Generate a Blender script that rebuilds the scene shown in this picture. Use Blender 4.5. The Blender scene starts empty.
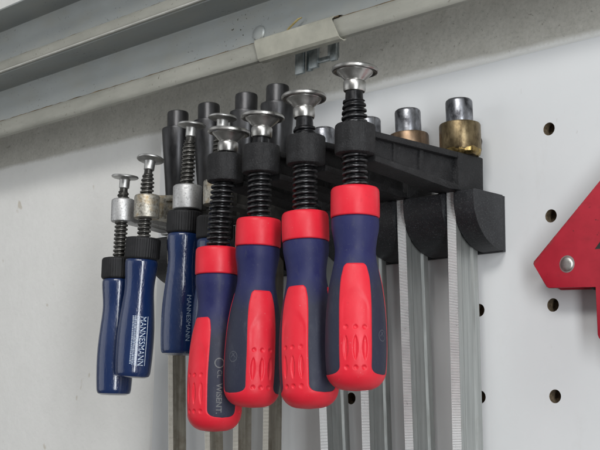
import bpy, bmesh, math, random
from mathutils import Vector, Matrix, noise as mnoise
random.seed(4)
MM = 0.001
sc = bpy.context.scene
col = sc.collection
rad = math.radians

# ------------------------------------------------------------------ materials
class NT:
    def __init__(s, name):
        s.m = bpy.data.materials.new(name); s.m.use_nodes = True
        s.t = s.m.node_tree; s.b = s.t.nodes['Principled BSDF']
        s.co = s.t.nodes.new('ShaderNodeTexCoord').outputs['Object']
    def new(s, k, **kw):
        n = s.t.nodes.new(k)
        for a, v in kw.items(): setattr(n, a, v)
        return n
    def link(s, a, b): s.t.links.new(a, b)
    def vary(s):
        oi = s.new('ShaderNodeObjectInfo'); a = s.new('ShaderNodeVectorMath', operation='MULTIPLY_ADD')
        s.link(oi.outputs['Random'], a.inputs[0]); a.inputs[1].default_value = (3, 5, 7); s.link(s.co, a.inputs[2]); s.raw = s.co; s.co = a.outputs[0]
    def noise(s, scale, detail=4, rough=0.55, stretch=None, dist=0.0):
        n = s.new('ShaderNodeTexNoise'); n.inputs['Scale'].default_value = scale
        n.inputs['Detail'].default_value = detail; n.inputs['Roughness'].default_value = rough
        n.inputs['Distortion'].default_value = dist
        src = s.co
        if stretch:
            mp = s.new('ShaderNodeMapping'); mp.inputs['Scale'].default_value = stretch
            s.link(src, mp.inputs['Vector']); src = mp.outputs['Vector']
        s.link(src, n.inputs['Vector']); return n.outputs['Fac']
    def ramp(s, fac, stops, interp='LINEAR'):
        r = s.new('ShaderNodeValToRGB'); cr = r.color_ramp; cr.interpolation = interp
        while len(cr.elements) < len(stops): cr.elements.new(0.5)
        for e, (p, c) in zip(cr.elements, stops):
            e.position = p; e.color = c if len(c) == 4 else (*c, 1)
        s.link(fac, r.inputs['Fac']); return r.outputs['Color']
    def mix(s, fac, a, b, blend='MIX'):
        n = s.new('ShaderNodeMix', data_type='RGBA', blend_type=blend)
        for sock, v in ((n.inputs[0], fac), (n.inputs[6], a), (n.inputs[7], b)):
            if isinstance(v, (int, float)): sock.default_value = v
            elif isinstance(v, tuple): sock.default_value = v if len(v) == 4 else (*v, 1)
            else: s.link(v, sock)
        return n.outputs[2]
    def bump(s, h, strength=0.3, dist=0.0005):
        n = s.new('ShaderNodeBump'); n.inputs['Strength'].default_value = strength
        n.inputs['Distance'].default_value = dist; s.link(h, n.inputs['Height'])
        s.link(n.outputs['Normal'], s.b.inputs['Normal'])
    def set(s, col=None, rough=None, metal=None, coat=None, spec=None):
        for k, v in (('Base Color', col), ('Roughness', rough), ('Metallic', metal), ('Coat Weight', coat), ('Specular IOR Level', spec)):
            if v is None: continue
            if isinstance(v, (int, float)): s.b.inputs[k].default_value = v
            elif isinstance(v, tuple): s.b.inputs[k].default_value = (*v, 1)
            else: s.link(v, s.b.inputs[k])
        return s.m

def g(v): return (v, v, v)
M = {}
def simple(name, c1, c2, nscale, rough=(0.4, 0.6), metal=0.0, bump=0.0, bscale=None, coat=None, stretch=None, spec=None, lo=0.35, hi=0.7, bdist=0.0004):
    n = NT(name)
    f = n.noise(nscale, 6, 0.6, stretch)
    c = n.ramp(f, [(lo, c1), (hi, c2)])
    r = n.ramp(f, [(0.3, g(rough[0])), (0.7, g(rough[1]))])
    n.set(c, r, metal, coat, spec)
    if bump: n.bump(n.noise(bscale or nscale * 4, 4, 0.6, stretch), bump, bdist)
    M[name] = n.m; return n.m

n = NT('red_rubber'); n.vary()
f1 = n.noise(70, 5, 0.6); f3 = n.noise(150, 6, 0.75, (1, 1, .5))
c = n.ramp(f1, [(0.3, (0.63, 0.015, 0.031)), (0.7, (0.69, 0.020, 0.039))])
c = n.mix(n.ramp(f3, [(0.60, g(0)), (0.74, g(0.30))]), c, (0.30, 0.010, 0.016))
c = n.mix(n.ramp(n.noise(700, 2, .5), [(0.72, g(0)), (0.76, g(0.35))]), c, (0.55, 0.25, 0.25))
n.set(c, n.ramp(f3, [(0.35, g(0.36)), (0.7, g(0.56))]), spec=0.34); n.bump(n.noise(2200, 3), 0.12, 0.0002); M['red_rubber'] = n.m
# navy rubber, dusty in random patches, slate toned lower down
n = NT('navy_rubber'); n.vary()
f1 = n.noise(70, 6, 0.65); f2 = n.noise(900, 3, 0.6)
c = n.ramp(f1, [(0.35, (0.013, 0.015, 0.075)), (0.75, (0.022, 0.026, 0.092))])
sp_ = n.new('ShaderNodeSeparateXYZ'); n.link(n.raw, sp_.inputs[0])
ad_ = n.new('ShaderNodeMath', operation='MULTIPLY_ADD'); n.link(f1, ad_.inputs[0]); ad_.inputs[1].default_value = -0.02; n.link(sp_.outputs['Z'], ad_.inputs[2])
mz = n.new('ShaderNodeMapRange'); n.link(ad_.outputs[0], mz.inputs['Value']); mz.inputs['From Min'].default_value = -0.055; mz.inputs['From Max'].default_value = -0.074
c = n.mix(mz.outputs[0], c, (0.022, 0.025, 0.045))       # blends to a darker slate tone towards the lower grip
c = n.mix(n.ramp(n.noise(120, 6, .75, (1, 1, .4)), [(0.56, g(0)), (0.72, g(0.45))]), c, (0.060, 0.064, 0.085))
c = n.mix(n.ramp(f2, [(0.62, g(0)), (0.76, g(0.30))]), c, (0.11, 0.12, 0.15))
n.set(c, n.ramp(f1, [(0.3, g(0.45)), (0.7, g(0.62))]), spec=0.28); n.bump(f2, 0.12, 0.0002); M['navy_rubber'] = n.m
simple('slate_rubber', (0.026, 0.032, 0.058), (0.048, 0.056, 0.085), 80, (0.5, 0.68), bump=0.12, bscale=2000, bdist=0.0002)
# blue lacquered wood
n = NT('blue_lacquer'); n.vary()
f1 = n.noise(55, 5, 0.6, (1, 1, 0.3)); f2 = n.noise(420, 4, 0.6, (1, 1, 0.25))
c = n.ramp(f1, [(0.3, (0.005, 0.017, 0.072)), (0.75, (0.008, 0.028, 0.104))])
sc_ = n.ramp(n.noise(260, 2, 0.5), [(0.72, g(0)), (0.78, g(0.25))])
c = n.mix(sc_, c, (0.05, 0.09, 0.18))
n.set(c, n.ramp(f1, [(0.3, g(0.18)), (0.7, g(0.30))]), coat=0.7); n.bump(n.noise(520, 3, 0.6, (1, 1, .45)), 0.4, 0.0008); M['blue_lacquer'] = n.m
n.b.inputs['Coat Roughness'].default_value = 0.08
# black powder-coated cast iron: fine pimples
n = NT('black_cast')
f1 = n.noise(820, 3, 0.6); f2 = n.noise(45, 5, 0.65)
c = n.ramp(f2, [(0.3, (0.007, 0.007, 0.008)), (0.8, (0.018, 0.018, 0.019))])
c = n.mix(n.ramp(n.noise(85, 6, .75), [(0.52, g(0)), (0.70, g(0.5))]), c, (0.032, 0.032, 0.034))
c = n.mix(n.ramp(f1, [(0.58, g(0)), (0.72, g(0.45))]), c, (0.062, 0.062, 0.065))
n.set(c, n.ramp(f1, [(0.3, g(0.5)), (0.7, g(0.72))]), spec=0.32); n.bump(f1, 0.75, 0.0007); M['black_cast'] = n.m
n = NT('black_plastic')
f1 = n.noise(1300, 3, 0.6); f2 = n.noise(35, 5, 0.65)
c = n.ramp(f2, [(0.3, (0.009, 0.0095, 0.011)), (0.8, (0.019, 0.020, 0.023))])
c = n.mix(n.ramp(n.noise(70, 6, .75), [(0.55, g(0)), (0.72, g(0.25))]), c, (0.042, 0.043, 0.046))
c = n.mix(n.ramp(f1, [(0.56, g(0)), (0.70, g(0.45))]), c, (0.13, 0.135, 0.14))
n.set(c, 0.48, spec=0.4); n.bump(f1, 0.25, 0.0003); M['black_plastic'] = n.m
simple('black_knurl', (0.006, 0.006, 0.007), (0.020, 0.020, 0.022), 120, (0.5, 0.7), bump=0.15, spec=0.35)
n = NT('black_thread')
f1 = n.noise(260, 5, 0.65)
sp_ = n.new('ShaderNodeSeparateXYZ'); n.link(n.co, sp_.inputs[0])
cb = n.new('ShaderNodeCombineXYZ'); n.link(sp_.outputs['X'], cb.inputs['X']); n.link(sp_.outputs['Y'], cb.inputs['Y'])
ln_ = n.new('ShaderNodeVectorMath', operation='LENGTH'); n.link(cb.outputs[0], ln_.inputs[0])
mr = n.new('ShaderNodeMapRange'); n.link(ln_.outputs['Value'], mr.inputs['Value']); mr.inputs['From Min'].default_value = 0.0078; mr.inputs['From Max'].default_value = 0.0084
wear = n.mix(1.0, mr.outputs[0], n.ramp(f1, [(0.38, g(0.1)), (0.62, g(1))]), 'MULTIPLY')
c = n.mix(wear, n.ramp(f1, [(0.35, (0.006, 0.006, 0.007)), (0.7, (0.022, 0.022, 0.024))]), (0.085, 0.085, 0.088))
n.set(c, n.ramp(f1, [(0.3, g(0.26)), (0.7, g(0.42))]), 0.6); n.bump(f1, 0.15, 0.0003); M['black_thread'] = n.m
n = NT('dull_thread')
f1 = n.noise(260, 5, 0.65)
sp_ = n.new('ShaderNodeSeparateXYZ'); n.link(n.co, sp_.inputs[0])
cb = n.new('ShaderNodeCombineXYZ'); n.link(sp_.outputs['X'], cb.inputs['X']); n.link(sp_.outputs['Y'], cb.inputs['Y'])
ln_ = n.new('ShaderNodeVectorMath', operation='LENGTH'); n.link(cb.outputs[0], ln_.inputs[0])
mr = n.new('ShaderNodeMapRange'); n.link(ln_.outputs['Value'], mr.inputs['Value']); mr.inputs['From Min'].default_value = 0.005; mr.inputs['From Max'].default_value = 0.0055
wear = n.mix(1.0, mr.outputs[0], n.ramp(f1, [(0.38, g(0.1)), (0.62, g(1))]), 'MULTIPLY')
c = n.mix(wear, n.ramp(f1, [(0.35, (0.028, 0.027, 0.025)), (0.7, (0.085, 0.082, 0.075))]), (0.20, 0.193, 0.18))
n.set(c, n.ramp(f1, [(0.3, g(0.26)), (0.7, g(0.42))]), 0.6); n.bump(f1, 0.15, 0.0003); M['dull_thread'] = n.m
simple('pad_steel', (0.38, 0.375, 0.36), (0.60, 0.59, 0.57), 120, (0.28, 0.42), metal=1.0, bump=0.06, bscale=500)
simple('pad_zinc', (0.42, 0.42, 0.41), (0.60, 0.60, 0.59), 160, (0.38, 0.52), metal=1.0, bump=0.1, bscale=500)
# silver cast collar, speckled
n = NT('silver_cast')
f1 = n.noise(650, 4, 0.6); f2 = n.noise(90, 4, 0.6)
c = n.ramp(f1, [(0.28, (0.26, 0.26, 0.26)), (0.42, (0.50, 0.50, 0.50)), (0.75, (0.60, 0.60, 0.60))])
n.set(c, n.ramp(f1, [(0.3, g(0.6)), (0.7, g(0.42))]), 0.8); n.bump(f1, 0.35, 0.0004); M['silver_cast'] = n.m
n = NT('tarnished_cast')
f1 = n.noise(500, 4, 0.6); f2 = n.noise(110, 5, 0.65)
c = n.ramp(f1, [(0.33, (0.20, 0.19, 0.16)), (0.5, (0.44, 0.42, 0.37)), (0.75, (0.60, 0.58, 0.52))])
c = n.mix(n.ramp(f2, [(0.50, g(0)), (0.66, g(0.75))]), c, (0.36, 0.25, 0.11))
n.set(c, 0.5, 0.8); n.bump(f1, 0.3, 0.0004); M['tarnished_cast'] = n.m
# bars: drawn steel
n = NT('bright_bar')
f1 = n.noise(60, 5, 0.65, (6, 6, 0.15)); f2 = n.noise(300, 5, 0.65, (1, 1, 0.15))
c = n.ramp(f1, [(0.3, (0.31, 0.325, 0.315)), (0.7, (0.46, 0.475, 0.465))])
c = n.mix(n.ramp(n.noise(35, 5, .7), [(0.55, g(0)), (0.75, g(0.45))]), c, (0.30, 0.29, 0.26))
n.set(c, n.ramp(f2, [(0.3, g(0.30)), (0.7, g(0.46))]), 0.75); n.bump(f2, 0.08, 0.0003); M['bright_bar'] = n.m
n = NT('dull_bar')
f1 = n.noise(60, 5, 0.65, (6, 6, 0.2)); f2 = n.noise(260, 5, 0.65, (1, 1, 0.2))
c = n.ramp(f1, [(0.3, (0.30, 0.275, 0.225)), (0.7, (0.52, 0.49, 0.42))])
c = n.mix(n.ramp(n.noise(40, 5, .7), [(0.5, g(0)), (0.7, g(0.7))]), c, (0.19, 0.155, 0.11))
n.set(c, n.ramp(f2, [(0.3, g(0.36)), (0.7, g(0.55))]), 0.85); n.bump(f2, 0.12, 0.0003); M['dull_bar'] = n.m
simple('toothed_edge', (0.80, 0.81, 0.81), (0.90, 0.91, 0.91), 90, (0.25, 0.4), metal=0.35, bump=0.1, bscale=900)  # rubbed teeth, base colour lightened to stand in for the front edge's reflection
simple('dull_edge', (0.50, 0.47, 0.41), (0.68, 0.65, 0.58), 90, (0.3, 0.45), metal=0.65, bump=0.1, bscale=900)  # duller bars: front edge lightened likewise in place of reflected light
simple('tooth_grime_shade', (0.05, 0.048, 0.044), (0.16, 0.155, 0.145), 90, (0.5, 0.7), metal=0.4)  # notch bottoms: grime, plus the shade between teeth put into the colour
simple('dark_cast', (0.03, 0.03, 0.03), (0.07, 0.068, 0.062), 200, (0.55, 0.7), metal=0.3, bump=0.3, bscale=700)  # darkened cast for two blue arms, shade under the red arms painted in
simple('dark_steel', (0.028, 0.028, 0.030), (0.095, 0.095, 0.098), 70, (0.30, 0.46), metal=0.85, bump=0.15, bscale=500, stretch=(1, 1, .35))
n = NT('machined_steel')
f1 = n.noise(130, 5, 0.65, (1, 1, 0.6)); f2 = n.noise(380, 4, 0.6, (0.3, 0.3, 1.5))
c = n.ramp(f1, [(0.36, (0.035, 0.035, 0.04)), (0.52, (0.19, 0.195, 0.21)), (0.74, (0.36, 0.37, 0.40))])
n.set(c, n.ramp(f1, [(0.35, g(0.45)), (0.7, g(0.25))]), 1.0); n.bump(f2, 0.2, 0.0003); M['machined_steel'] = n.m
n = NT('aged_brass')
f1 = n.noise(110, 5, 0.65, (1, 1, 0.5)); f2 = n.noise(420, 4, 0.6)
c = n.ramp(f1, [(0.36, (0.060, 0.043, 0.024)), (0.52, (0.175, 0.134, 0.076)), (0.75, (0.27, 0.215, 0.13))])
n.set(c, n.ramp(f2, [(0.3, g(0.30)), (0.7, g(0.48))]), 0.95); n.bump(f2, 0.12, 0.0003); M['aged_brass'] = n.m
n = NT('copper_brass')
c = n.ramp(n.noise(110, 5, 0.65, (1, 1, 0.5)), [(0.34, (0.07, 0.045, 0.03)), (0.52, (0.19, 0.13, 0.085)), (0.75, (0.28, 0.20, 0.135))])
n.set(c, 0.4, 0.95); M['copper_brass'] = n.m
simple('braze', (0.12, 0.075, 0.025), (0.48, 0.35, 0.14), 190, (0.18, 0.5), metal=0.95, bump=0.3, bscale=500)
simple('zinc_plate', (0.20, 0.23, 0.24), (0.45, 0.48, 0.48), 110, (0.30, 0.5), metal=0.9)
# galvanised track, smudged and dirty
n = NT('galvanised')
f1 = n.noise(9, 6, 0.65, (0.5, 1, 1)); f2 = n.noise(55, 6, 0.7, (0.4, 1, 1)); f3 = n.noise(420, 2, 0.5)
c = n.ramp(f1, [(0.3, (0.27, 0.29, 0.29)), (0.7, (0.35, 0.37, 0.365))])
c = n.mix(n.ramp(f2, [(0.45, g(0)), (0.75, g(0.35))]), c, (0.42, 0.40, 0.33))
fm = n.ramp(n.noise(16, 4, 0.6), [(0.45, g(0.05)), (0.68, g(0.9))])
c = n.mix(n.mix(1.0, n.ramp(f3, [(0.67, g(0)), (0.71, g(1))]), fm, 'MULTIPLY'), c, (0.07, 0.06, 0.045))
n.set(c, n.ramp(f2, [(0.3, g(0.42)), (0.7, g(0.6))]), 0.45); n.bump(f2, 0.06, 0.001); M['galvanised'] = n.m
n = NT('galvanised_lip')
f2 = n.noise(40, 6, 0.7, (0.3, 1, 1)); f3 = n.noise(360, 2, 0.5)
c = n.ramp(f2, [(0.3, (0.29, 0.29, 0.255)), (0.7, (0.41, 0.405, 0.36))])
fm = n.ramp(n.noise(18, 4, 0.6), [(0.45, g(0.08)), (0.68, g(0.9))])
c = n.mix(n.mix(1.0, n.ramp(f3, [(0.66, g(0)), (0.70, g(1))]), fm, 'MULTIPLY'), c, (0.10, 0.085, 0.06))
n.set(c, 0.55, 0.35); n.bump(f2, 0.08, 0.001); M['galvanised_lip'] = n.m
simple('sleeve_zinc', (0.34, 0.335, 0.285), (0.47, 0.46, 0.39), 60, (0.5, 0.65), metal=0.3, bump=0.1)
simple('pale_hem', (0.52, 0.52, 0.48), (0.68, 0.68, 0.64), 60, (0.4, 0.55), metal=0.4, bump=0.1)  # lighter tone for the bottom hem of the upper track
simple('seam_dirt', (0.05, 0.035, 0.02), (0.17, 0.12, 0.06), 120, (0.8, 0.95), bump=0.4)
# painted board
n = NT('white_board')
f1 = n.noise(7, 5, 0.6); f2 = n.noise(700, 3, 0.5); f3 = n.noise(70, 4, 0.6)
c = n.ramp(f1, [(0.3, (0.595, 0.61, 0.62)), (0.7, (0.65, 0.66, 0.668))])
c = n.mix(n.ramp(n.noise(38, 6, 0.75, (1, 1, .6)), [(0.58, g(0)), (0.74, g(0.20))]), c, (0.48, 0.47, 0.45))
c = n.mix(n.ramp(n.noise(160, 3, 0.6, (1.6, 1, .35)), [(0.70, g(0)), (0.74, g(0.35))]), c, (0.42, 0.41, 0.39))
n.set(c, n.ramp(f3, [(0.3, g(0.34)), (0.7, g(0.44))])); n.bump(f2, 0.05, 0.0003); M['white_board'] = n.m
simple('fibreboard', (0.05, 0.035, 0.02), (0.15, 0.11, 0.065), 500, (0.85, 0.95), bump=0.4)
# wall: rough grey render above, white emulsion brushed over the lower part with a soft upper edge
n = NT('wall_paint')
f1 = n.noise(430, 6, 0.7); f2 = n.noise(60, 5, 0.6); fb = n.noise(30, 5, 0.65)
sep = n.new('ShaderNodeSeparateXYZ'); n.link(n.co, sep.inputs[0])
ad = n.new('ShaderNodeMath', operation='MULTIPLY_ADD'); n.link(fb, ad.inputs[0]); ad.inputs[1].default_value = 0.007; tz = n.new('ShaderNodeMath', operation='MULTIPLY_ADD'); n.link(sep.outputs['X'], tz.inputs[0]); tz.inputs[1].default_value = 0.0148; n.link(sep.outputs['Z'], tz.inputs[2]); n.link(tz.outputs[0], ad.inputs[2])
a2 = n.new('ShaderNodeMath', operation='MULTIPLY_ADD'); n.link(f1, a2.inputs[0]); a2.inputs[1].default_value = 0.006; n.link(ad.outputs[0], a2.inputs[2])
mr = n.new('ShaderNodeMapRange'); n.link(a2.outputs[0], mr.inputs['Value'])
mr.inputs['From Min'].default_value = 0.0680; mr.inputs['From Max'].default_value = 0.0725
up = n.new('ShaderNodeMath', operation='LESS_THAN'); n.link(sep.outputs['Z'], up.inputs[0]); up.inputs[1].default_value = 0.215
msk = n.new('ShaderNodeMath', operation='MULTIPLY'); n.link(mr.outputs[0], msk.inputs[0]); n.link(up.outputs[0], msk.inputs[1])
white = n.ramp(f2, [(0.3, (0.745, 0.742, 0.722)), (0.7, (0.78, 0.777, 0.757))])
white = n.mix(n.ramp(n.noise(34, 2, 0.5), [(0.71, g(0)), (0.735, g(0.5))]), white, (0.42, 0.35, 0.24))
white = n.mix(n.ramp(n.noise(110, 5, 0.75, (1, 1, .6)), [(0.66, g(0)), (0.74, g(0.22))]), white, (0.45, 0.44, 0.41))
white = n.mix(n.ramp(f1, [(0.28, g(0.30)), (0.40, g(0))]), white, (0.50, 0.49, 0.46))
grey = n.ramp(f1, [(0.28, (0.35, 0.34, 0.31)), (0.45, (0.48, 0.468, 0.425)), (0.72, (0.565, 0.553, 0.505))])
grey = n.mix(n.ramp(n.noise(210, 3, .6), [(0.66, g(0)), (0.72, g(0.7))]), grey, (0.20, 0.19, 0.165))
grey = n.mix(n.ramp(f2, [(0.35, g(0.25)), (0.65, g(0))]), grey, (0.30, 0.285, 0.25))
n.set(n.mix(msk.outputs[0], white, grey), 0.85)
hh = n.mix(msk.outputs[0], n.mix(0.25, n.noise(140, 5, .6), f1), f1)
n.bump(hh, 0.42, 0.0012); M['wall_paint'] = n.m
# red painted magnet
n = NT('red_enamel')
f1 = n.noise(60, 5, 0.6); f2 = n.noise(210, 4, 0.6)
c = n.ramp(f1, [(0.3, (0.32, 0.009, 0.022)), (0.7, (0.41, 0.015, 0.032))])
c = n.mix(n.ramp(n.noise(45, 6, .75, (1, 1, 3)), [(0.58, g(0)), (0.72, g(0.35))]), c, (0.17, 0.012, 0.018))
c = n.mix(n.ramp(n.noise(330, 4, .6), [(0.665, g(0)), (0.70, g(0.8))]), c, (0.07, 0.01, 0.012))
geo = n.new('ShaderNodeNewGeometry'); c = n.mix(n.mix(1.0, n.ramp(geo.outputs['Pointiness'], [(0.53, g(0)), (0.58, g(1))]), n.ramp(f2, [(0.45, g(0)), (0.55, g(.8))]), 'MULTIPLY'), c, (0.16, 0.10, 0.09))
n.set(c, 0.42); n.bump(n.noise(900, 3), 0.08, 0.0003); M['red_enamel'] = n.m
simple('magnet_core', (0.012, 0.010, 0.010), (0.04, 0.03, 0.03), 200, (0.6, 0.8), bump=0.3)
simple('rivet_steel', (0.42, 0.41, 0.39), (0.62, 0.61, 0.58), 200, (0.35, 0.5), metal=1.0, bump=0.15, bscale=700)
simple('black_ink', (0.010, 0.010, 0.010), (0.03, 0.028, 0.026), 300, (0.6, 0.7))
n = NT('white_ink'); f = n.noise(900, 3, 0.6)
n.set(n.ramp(f, [(0.3, (0.30, 0.42, 0.60)), (0.55, (0.66, 0.74, 0.84))]), 0.5); M['white_ink'] = n.m
simple('soft_ink', (0.16, 0.23, 0.34), (0.42, 0.50, 0.62), 900, (0.4, 0.5))
simple('faint_ink', (0.065, 0.07, 0.08), (0.165, 0.17, 0.178), 900, (0.6, 0.7))
simple('worn_ink', (0.05, 0.055, 0.075), (0.095, 0.10, 0.12), 900, (0.6, 0.7))
simple('straw', (0.22, 0.17, 0.06), (0.36, 0.29, 0.12), 300, (0.6, 0.8))

# ------------------------------------------------------------------ helpers
def mesh(name, bm, smooth=True, angle=35):
    bmesh.ops.recalc_face_normals(bm, faces=bm.faces)
    for v in bm.verts: v.co *= MM
    if smooth:
        for f in bm.faces: f.smooth = True
        for e in bm.edges:
            if len(e.link_faces) == 2 and e.calc_face_angle(0) > rad(angle): e.smooth = False
    me = bpy.data.meshes.new(name); bm.to_mesh(me); bm.free(); return me
def obj(name, me, mat, parent=None, loc=(0, 0, 0), rot=None):
    if isinstance(me, bmesh.types.BMesh): me = mesh(name, me)
    o = bpy.data.objects.new(name, me); col.objects.link(o)
    if not me.materials: me.materials.append(M[mat] if isinstance(mat, str) else mat)
    o.parent = parent; o.location = Vector(loc) * MM
    if rot: o.rotation_euler = rot
    return o
def tag(o, label=None, cat=None, group=None, kind=None):
    for k, v in (('label', label), ('category', cat), ('group', group), ('kind', kind)):
        if v: o[k] = v
    return o
def empty(name, loc, label, cat, group=None):
    o = bpy.data.objects.new(name, None); col.objects.link(o); o.location = Vector(loc) * MM
    o.empty_display_size = 0.02
    return tag(o, label, cat, group)
def box(bm, x0, x1, y0, y1, z0, z1, bev=0.0, seg=2, shear=None):
    r = bmesh.ops.create_cube(bm, size=1); vs = r['verts']
    for v in vs:
        v.co = Vector((x0 if v.co.x < 0 else x1, y0 if v.co.y < 0 else y1, z0 if v.co.z < 0 else z1))
    if bev:
        es = list({e for v in vs for e in v.link_edges})
        bmesh.ops.bevel(bm, geom=es, offset=bev, segments=seg, affect='EDGES', profile=0.5)
    return bm
def lathe(bm, prof, n=48, rfun=None, jitter=0):
    rings = []
    for (r, z) in prof:
        if r < 1e-6: rings.append([bm.verts.new((0, 0, z))]); continue
        ring = []
        for k in range(n):
            a = 2 * math.pi * k / n
            rr = r if rfun is None else r * rfun(a, z)
            ring.append(bm.verts.new((rr * math.cos(a), rr * math.sin(a), z)))
        rings.append(ring)
    for a, b in zip(rings, rings[1:]):
        if len(a) == 1 and len(b) == 1: continue
        for k in range(n):
            k2 = (k + 1) % n
            if len(a) == 1: bm.faces.new((a[0], b[k], b[k2]))
            elif len(b) == 1: bm.faces.new((a[k2], a[k], b[0]))
            else: bm.faces.new((a[k], a[k2], b[k2], b[k]))
    return bm
def prism(bm, pts, axis, a0, a1, bev=0.0, seg=2):
    """polygon pts extruded along an axis: 'x' -> pts are (y,z); 'y' -> pts are (x,z); 'z' -> (x,y)"""
    def P(p, a):
        return {'x': (a, p[0], p[1]), 'y': (p[0], a, p[1]), 'z': (p[0], p[1], a)}[axis]
    A = [bm.verts.new(P(p, a0)) for p in pts]; B = [bm.verts.new(P(p, a1)) for p in pts]
    fs = [bm.faces.new(A), bm.faces.new(B[::-1])]
    n = len(pts)
    for i in range(n): fs.append(bm.faces.new((A[i], B[i], B[(i + 1) % n], A[(i + 1) % n])))
    if bev:
        es = list({e for f in fs for e in f.edges})
        bmesh.ops.bevel(bm, geom=es, offset=bev, segments=seg, affect='EDGES', profile=0.5, clamp_overlap=True)
    return bm
def interp(tab, z):
    if z <= tab[0][0]: return tab[0][1]
    for (a, ra), (b, rb) in zip(tab, tab[1:]):
        if z <= b:
            t = (z - a) / (b - a) if b > a else 1
            return ra + (rb - ra) * t
    return tab[-1][1]
def smooth_interp(tab, z):
    """Catmull-Rom through the table"""
    for i, ((a, ra), (b, rb)) in enumerate(zip(tab, tab[1:])):
        if z <= b:
            t = max(0, (z - a) / (b - a))
            pa, pr = tab[i - 1] if i > 0 else (a - (b - a), ra)
            qa, qr = tab[i + 2] if i + 2 < len(tab) else (b + (b - a), rb)
            m0 = (rb - pr) / (b - pa) * (b - a); m1 = (qr - ra) / (qa - a) * (b - a)
            return (2*t**3-3*t*t+1)*ra + (t**3-2*t*t+t)*m0 + (-2*t**3+3*t*t)*rb + (t**3-t*t)*m1
    return tab[-1][1]
def sstep(a, b, x):
    t = min(1, max(0, (x - a) / (b - a))); return t * t * (3 - 2 * t)
def thread(bm, z0, z1, r, depth, pitch, taper_from=None, r_tip=None, n=36):
    """real helical thread from z0 to z1, its crest shrinking towards the tip above taper_from"""
    nz = int((z1 - z0) / pitch * 10); rows = []
    for i in range(nz + 1):
        z = z0 + (z1 - z0) * i / nz; ring = []
        R = r; D = depth
        if taper_from is not None and z > taper_from:
            t = (z - taper_from) / (z1 - taper_from); R = r + (r_tip - r) * t; D = depth * (1 - t * .55)
        for k in range(n):
            a = 2 * math.pi * k / n
            ph = (z / pitch - k / n) % 1
            h = 0.5 - 0.5 * math.cos(2 * math.pi * ph); h = sstep(0.08, 0.80, h)
            rr = R - D * (1 - h)
            ring.append(bm.verts.new((rr * math.cos(a), rr * math.sin(a), z)))
        rows.append(ring)
    for a, b in zip(rows, rows[1:]):
        for k in range(n): bm.faces.new((a[k], a[(k+1) % n], b[(k+1) % n], b[k]))
    bm.faces.new(rows[0][::-1]); bm.faces.new(rows[-1])
    return bm
def text_tris(s, size, weight=0.0, sx=1.0):
    cu = bpy.data.curves.new('lettering', 'FONT'); cu.body = s; cu.size = size; cu.offset = weight
    cu.resolution_u = 4
    o = bpy.data.objects.new('lettering', cu); col.objects.link(o)
    dg = bpy.context.evaluated_depsgraph_get(); dg.update()
    me = bpy.data.meshes.new_from_object(o.evaluated_get(dg))
    vs = [(v.co.x * sx, v.co.y) for v in me.vertices]; fs = [tuple(p.vertices) for p in me.polygons]
    bpy.data.objects.remove(o); bpy.data.curves.remove(cu); bpy.data.meshes.remove(me)
    return vs, fs
def wrap_on(bm, vs, fs, rf, a0, z0, lift):
    """lay 2-D shapes (x reads downwards, y to the right) on a turned surface of radius rf(z) round azimuth a0"""
    out = []
    for (x, y) in vs:
        z = z0 - x; r = rf(z) + lift; a = a0 + y / r
        out.append(bm.verts.new((r * math.sin(a), -r * math.cos(a), z)))
    for f in fs:
        try: bm.faces.new([out[i] for i in f])
        except ValueError: pass
def ring_shape(r0, r1, n=36, slash=True):
    vs, fs = [], []
    for k in range(n):
        a = 2 * math.pi * k / n
        vs += [(r0 * math.cos(a), r0 * math.sin(a)), (r1 * math.cos(a), r1 * math.sin(a))]
    for k in range(n):
        j = (k + 1) % n; fs.append((2*k, 2*j, 2*j+1, 2*k+1))
    if slash:
        for s in (-1, 1):
            b = len(vs); w = (r1 - r0) * .5; d = r0 * .70
            p = [(-d, -d*s*.5), (d*.3, d*s)]; dx, dy = p[1][0]-p[0][0], p[1][1]-p[0][1]; L = math.hypot(dx, dy); nx, ny = -dy/L*w, dx/L*w
            vs += [(p[0][0]+nx, p[0][1]+ny), (p[1][0]+nx, p[1][1]+ny), (p[1][0]-nx, p[1][1]-ny), (p[0][0]-nx, p[0][1]-ny)]
            fs.append((b, b+1, b+2, b+3))
    return vs, fs
def tilt_rot(tilt, az=0.0, tx=0.0):
    return (Matrix.Rotation(tilt, 3, 'Y') @ Matrix.Rotation(tx, 3, 'X') @ Matrix.Rotation(az, 3, 'Z')).to_euler()

# ------------------------------------------------------------------ the setting: wall
bm = bmesh.new()
W = [bm.verts.new(p) for p in ((-3200, 8, -2200), (2200, 8, -2200), (2200, 8, 1500), (-3200, 8, 1500))]
bm.faces.new(W)
tag(obj('wall', bm, 'wall_paint'), kind='structure')

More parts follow.
